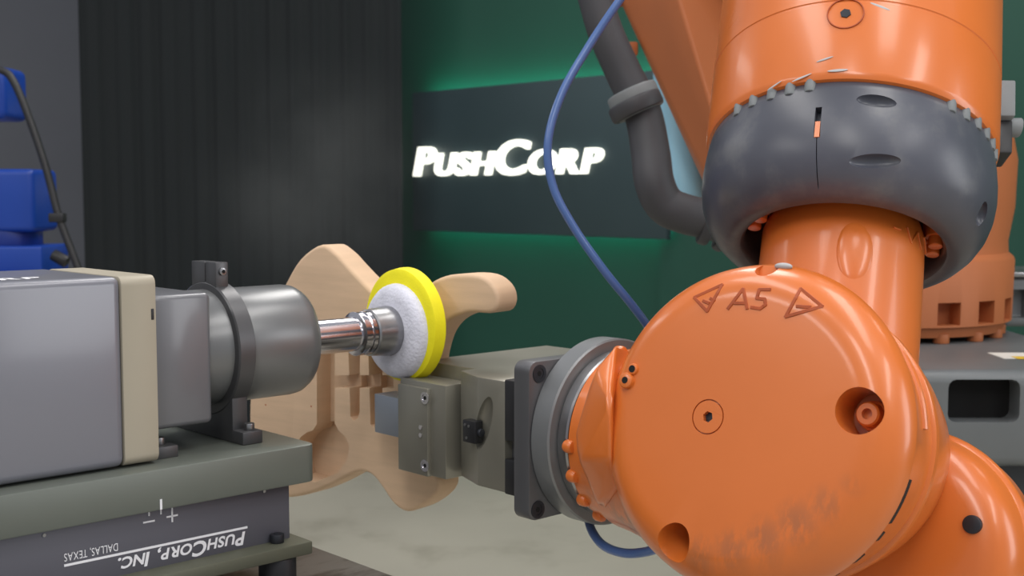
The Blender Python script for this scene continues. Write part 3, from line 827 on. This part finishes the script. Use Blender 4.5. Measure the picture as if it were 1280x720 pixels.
# bumper collar
prof = [(.3685, .150), (.3685, .1655), (.366, .1682), (.356, .1700), (.340, .1718), (.322, .1730), (.304, .1725), (.286, .1695), (.270, .1640), (.256, .1555), (.246, .146), (.240, .136), (.237, .126), (.239, .119), (.245, .1150), (.256, .1145), (.30, .122), (.355, .142), (.3685, .150)]
cuts = []
def on_collar(px, py):
    pc = prof[1:12]; r = .17
    for _ in range(12):
        q = ang4(px, py, r)
        for (t0_, r0_), (t1_, r1_) in zip(pc, pc[1:]):
            if t1_ <= q.z <= t0_: r = .5 * r + .5 * (r0_ + (r1_ - r0_) * (t0_ - q.z) / max(1e-9, t0_ - t1_))
    return ang4(px, py, r)
h1 = on_collar(1022, 152); h2 = on_collar(1096, 126); h3 = on_collar(1093, 201); h4 = on_collar(1228, 268)
cuts.append(MB(F4).box((-.0035, -.012, -.019), (.0035, .02, .019), 0, 1, frame(h1, V((h1.y, -h1.x, 0)).normalized(), V((h1.x, h1.y, 0)).normalized(), V((0, 0, 1)))))
for hh, wx, wz, tl_ in ((h2, .022, .0085, 0), (h3, .029, .0075, .16), (h4, .010, .016, .5)):
    rd = V((hh.x, hh.y, 0)).normalized(); tg = V((rd.y, -rd.x, 0))
    cuts.append(MB(F4).ball((0, 0, 0), 1, (wx, .010, wz), frame(hh, tg, rd, V((0, 0, 1))) @ Matrix.Rotation(tl_, 4, 'Y'), 28, 16))
cuts.append(MB(F4).box((-.0005, -.03, -.075), (.0005, .001, -.018), 0, 1, frame(h1, V((h1.y, -h1.x, 0)).normalized(), V((h1.x, h1.y, 0)).normalized(), V((0, 0, 1)))))
MT['rubber_c'] = mat('charcoal_bumper', (76, 78, 88), 0.34, 0, 0.2, 7, 0.05, 50)
add_overlay(MT['rubber_c'], (112, 112, 112), 0.60, 14, soft=.12, amount=.5)
co = obj('bumper_collar', MB(F4).lathe(prof, 128, caps=False), 'rubber_c', rb, cuts=cuts, angle=40)
obj('collar_key', MB(F4).box((-.0028, -.006, -.016), (.0028, -.001, .004), 0, 1, frame(h1 - V((0, 0, .003)), V((h1.y, -h1.x, 0)).normalized(), V((h1.x, h1.y, 0)).normalized() , V((0, 0, 1)))), 'orange', co, 'orange metal showing in the slot')
for i, an in enumerate([-152, -143, -134, -126, -118, -62, -54, -46, -38, -30, -22]):
    a_ = math.radians(an)
    p = V((.1655 * math.cos(a_), .1655 * math.sin(a_), .355))
    obj('rim_bolt', MB(F4).cyl(p, p + V((0, 0, .018)), .0072, 16, .002), 'clamp_grey', co)
for an in (-178, -166, -14, -2):
    a_ = math.radians(an); p = V((.106 * math.cos(a_), .106 * math.sin(a_), .250))
    obj('inner_bolt', MB(F4).cyl(p, p + V((0, 0, .05)), .0085, 16, .002).cyl(p + V((0, 0, .012)), p + V((0, 0, .05)), .012, 16, .002), 'orange', nk)
# plug on the forearm
h5 = ang4(1057, 17, .1755); rd = V((h5.x, h5.y, 0)).normalized(); tg = V((-rd.y, rd.x, 0))
M5 = frame(h5, tg, V((0, 0, 1)), rd)
obj('plug_groove', MB(F4 @ M5).ring((0, 0, -.004), (0, 0, .0010), .0196, .0208, 48), 'engrave', fa)
obj('plug_socket', MB(F4 @ M5).cyl((0, 0, -.004), (0, 0, .0012), .0062, 6), 'screw', fa)
for (px, py, w_, h_, ro) in ((1031, 74, .013, .0016, .3), (1002, 97, .016, .0016, .3), (1047, 88, .015, .0022, .05), (968, 107, .013, .0014, .4), (1100, 8, .016, .0022, -.35)):
    hh = ang4(px, py, .1752); rd = V((hh.x, hh.y, 0)).normalized(); tg = V((-rd.y, rd.x, 0))
    obj('paint_scratch', MB(F4 @ frame(hh, tg, V((0, 0, 1)), rd) @ Matrix.Rotation(ro, 4, 'Z')).ball((0, 0, 0), 1, (w_ * .75, h_ * .8, .0004)), 'silver_paint', fa)
# connector box on the forearm's right side
cc = P(1252, 150, 1.64)
Mc = frame(cc, V((1, 0, 0)), Y4, U4)
cbx = obj('connector_box', MB().box((-.022, -.03, -.012), (.008, .03, .044), .003, 2, Mc), 'clamp_grey', fa)
obj('connector_knob', MB(Mc).cyl((.006, 0, -.012), (.025, 0, -.012), .013, 24, .002), 'clamp_grey', cbx)
obj('connector_clip', MB(Mc).box((-.02, -.02, -.062), (.008, .02, -.012), .003), 'black', cbx)

# ---- link arm behind, energy hose
dA = 2.35
arm_pts = []
top = [P(742, -70, 2.5), P(828, -70, 2.3), P(1010, -70, 2.9), P(1010, -70, 3.0), P(780, -70, 2.75)]
bot = [P(958, 400, 2.55), P(968, 400, 2.4), P(1120, 400, 2.9), P(1120, 400, 3.0), P(975, 400, 2.8)]
la = obj('link_arm', MB().hull(top + bot, .012, 3), 'orange_shaded', rb)
for px, py in ((762, -2), (778, 62)):
    p = P(px, py, 2.5)
    obj('arm_boss', MB().box((p.x - .016, p.y - .02, p.z - .014), (p.x + .03, p.y + .03, p.z + .014), .005, 2), 'orange_shaded', la)
e1 = P(905, -160, 2.45); e2 = P(1090, -160, 2.45)
obj('elbow', MB().cyl(P(820, -140, 2.55), P(1180, -200, 2.45), .26, 48, .03), 'orange_shaded', rb)
bq0 = P(855, 262, 2.62); bq1 = P(845, 20, 2.75)
obj('balance_cylinder', MB().cyl(bq0, bq1, .055, 32, .01), 'pale_blue', rb, 'pale blue cylinder behind the arm')
# turning column
cc = P(1090, 420, 2.75)
def zpx(y, d): return CAM_H - (y - 240) / FPX * d
R0 = (1253 - 1090) / FPX * 2.75
zb = zpx(414, 2.6)
profc = [(zb, 0), (zb, R0 * .93), (zb + .018, R0 * .95), (zb + .022, R0 * .99), (zb + .15, R0), (zb + .158, R0 * .985), (zb + .165, R0 * .955), (zb + .19, R0 * .95), (zb + .26, R0 * .99), (zb + .36, R0), (zb + .48, R0 * .92), (zb + .55, R0 * .6), (zb + .56, 0)]
cuts = []
for i in range(18):
    an = 2 * PI * i / 18 + .08
    m = frame(V((cc.x, cc.y, 0)), V((math.cos(an), math.sin(an), 0)), V((-math.sin(an), math.cos(an), 0)), Z)
    cuts.append(MB(m).box((R0 * .86, -.026, zb + .026), (R0 * 1.1, .026, zb + .072)))
col = obj('turning_column', MB(Matrix.Translation((cc.x, cc.y, 0))).lathe(profc, 96), 'orange_shaded', rb, cuts=cuts)
for i in range(18):
    an = 2 * PI * i / 18 + .08
    p = V((cc.x + R0 * .9 * math.cos(an), cc.y + R0 * .9 * math.sin(an), zb - .012))
    obj('column_bolt', MB().cyl(p, p + V((0, 0, .02)), .016, 16, .002), 'orange_shaded', col)
# cast base
zt = zb - .012
bx0, bx1 = P(1020, 400, 2.2).x, P(1420, 400, 2.2).x
by0 = P(1200, 466, 2.12).y
zbot = zpx(582, 2.15)
x0r = P(1186, 500, 2.12).x; x1r = P(1276, 500, 2.12).x
cuts = [MB().box((x0r, by0 - .1, zpx(528, 2.12)), (x1r, by0 + .25, zpx(474, 2.12)), .014, 3)]
bs = obj('robot_base', MB().box((bx0, by0, zbot), (bx1, by0 + 1.05, zt), .02, 3), 'base_grey', rb, cuts=cuts)
x0r2 = P(1000, 500, 2.12).x
obj('base_recess_shade', MB().box((x0r - .01, by0 + .045, zbot + .01), (x1r + .01, by0 + .26, zt - .01)), 'gap_shade', bs)  # near-black filler block, puts the recess shade in as colour
p = P(1266, 440, 2.3)
obj('warning_label', MB().box((p.x - .03, p.y - .035, zt), (p.x + .05, p.y + .045, zt + .001)), 'paper', bs, 'white paper label')
obj('warning_label', MB().box((p.x - .008, p.y - .045, zt + .001), (p.x + .05, p.y - .012, zt + .0016)), 'paper_yellow', bs, 'yellow band of the label')
pA = P(1252, 410, 2.9); 
ja0 = P(1254, 408, 2.8); ja1 = P(1330, 346, 2.8)
jb = obj('junction_box', MB().box((ja0.x, ja0.y, zt), (ja1.x, ja0.y + .2, ja1.z), .012, 3), 'base_grey', rb, cuts=[MB().box((ja0.x + .014, ja0.y - .05, zt + .02), (ja0.x + .052, ja0.y + .03, zt + .085), .006, 2)])
obj('junction_lid', MB().box((ja0.x - .004, ja0.y - .012, ja1.z), (ja1.x, ja0.y + .21, ja1.z + .012), .004), 'steel', jb)
obj('pedestal', MB().box((bx0 + .06, by0 + .1, .02), (bx1 - .06, by0 + .95, zbot), .01), 'pedestal', rb)
obj('pedestal_foot', MB().box((bx0 - .04, by0 + .0, 0), (bx1 + .04, by0 + 1.05, .02), .004), 'pedestal', rb)
# energy hose on the link arm
hz_ = [P(728, -60, 2.25), P(742, -10, 2.25), P(757, 40, 2.25), P(780, 92, 2.25), P(803, 140, 2.24), P(813, 190, 2.22), P(818, 228, 2.2), P(832, 256, 2.2), P(858, 268, 2.2), P(895, 277, 2.22), P(940, 300, 2.28), P(980, 330, 2.35)]
eh = obj('energy_hose', MB().tube(hz_, lambda f: .0305 + .005 * min(1, f * 2), 24, 8), 'hose_black', rb, 'black cable conduit')
def hose_clamp(x0, y0, x1, y1, d, r, m_):
    obj('hose_clamp', MB().cyl(P(x0, y0, d), P(x1, y1, d), r, 32, .006), m_, eh)
hose_clamp(788, 112, 801, 142, 2.24, .047, 'clamp_grey')
hose_clamp(791, 124, 799, 142, 2.236, .050, 'hose_black')
hose_clamp(878, 273, 892, 277, 2.215, .046, 'hose_black')
hose_clamp(905, 281, 917, 288, 2.24, .048, 'hose_black')

# ================================================================= BLUE AIR HOSE
hs_ = RM + U4 * .40 - X4 * .172
pts = [hs_, hs_ - X4 * .05 + V((0, -.02, .03)), P(835, -95, 1.64), P(815, -60, 1.62), P(792, -22, 1.62), P(772, 4, 1.62), P(736, 58, 1.62), P(702, 118, 1.61), P(685, 178, 1.6), P(691, 232, 1.6), P(716, 282, 1.6), P(755, 338, 1.6), P(789, 380, 1.61), P(812, 412, 1.63), P(830, 450, 1.68), P(825, 520, 1.74), P(770, 590, 1.70), P(738, 632, 1.60),
       P(737, 656, 1.53), P(752, 680, 1.48), P(778, 691, 1.44), P(806, 690, 1.41), P(830, 682, 1.38), P(850, 672, 1.35)]
ah = thing('air_hose', 'thin blue air hose looping down behind the orange wrist', 'hose', pts[-1])
obj('tubing', MB().tube(pts, .0055, 14, 10), 'hose_blue', ah)

# ================================================================= DUST HAZE
hc = P(400, 225, 4.0)
hm = bpy.data.materials.new('dust_haze'); hm.use_nodes = True
nt = hm.node_tree; nt.nodes.clear()
out = nt.nodes.new('ShaderNodeOutputMaterial'); vol = nt.nodes.new('ShaderNodeVolumeScatter')
vol.inputs['Color'].default_value = (.86, .88, .86, 1)
tc = nt.nodes.new('ShaderNodeTexCoord'); nz = nt.nodes.new('ShaderNodeTexNoise'); nz.inputs['Scale'].default_value = 2.6; nz.inputs['Detail'].default_value = 3
nt.links.new(tc.outputs['Object'], nz.inputs['Vector'])
ln = nt.nodes.new('ShaderNodeVectorMath'); ln.operation = 'LENGTH'
mp = nt.nodes.new('ShaderNodeVectorMath'); mp.operation = 'DIVIDE'; mp.inputs[1].default_value = (.50, .45, .48)
nt.links.new(tc.outputs['Object'], mp.inputs[0]); nt.links.new(mp.outputs[0], ln.inputs[0])
fo = nt.nodes.new('ShaderNodeMapRange'); fo.interpolation_type = 'SMOOTHSTEP'
fo.inputs['From Min'].default_value = 1.0; fo.inputs['From Max'].default_value = 0.15
nt.links.new(ln.outputs['Value'], fo.inputs['Value'])
nr = nt.nodes.new('ShaderNodeMapRange'); nr.inputs['From Min'].default_value = .38; nr.inputs['From Max'].default_value = .68
nr.inputs['To Max'].default_value = .32
nt.links.new(nz.outputs['Fac'], nr.inputs['Value'])
mu = nt.nodes.new('ShaderNodeMath'); mu.operation = 'MULTIPLY'
nt.links.new(fo.outputs[0], mu.inputs[0]); nt.links.new(nr.outputs[0], mu.inputs[1]); nt.links.new(mu.outputs[0], vol.inputs['Density'])
nt.links.new(vol.outputs[0], out.inputs['Volume'])
MT['haze'] = hm
hb_ = bmesh.new(); bmesh.ops.create_icosphere(hb_, subdivisions=3, radius=1)
for v in hb_.verts: v.co = V((v.co.x * .52, v.co.y * .47, v.co.z * .5))
hme = bpy.data.meshes.new('dust_haze'); hb_.to_mesh(hme); hb_.free(); hme.materials.append(hm)
ho = bpy.data.objects.new('dust_haze', hme); ho.location = hc; COL.objects.link(ho)
tag(ho, 'faint grey sanding dust drifting in front of the black curtain', 'dust', kind='stuff')
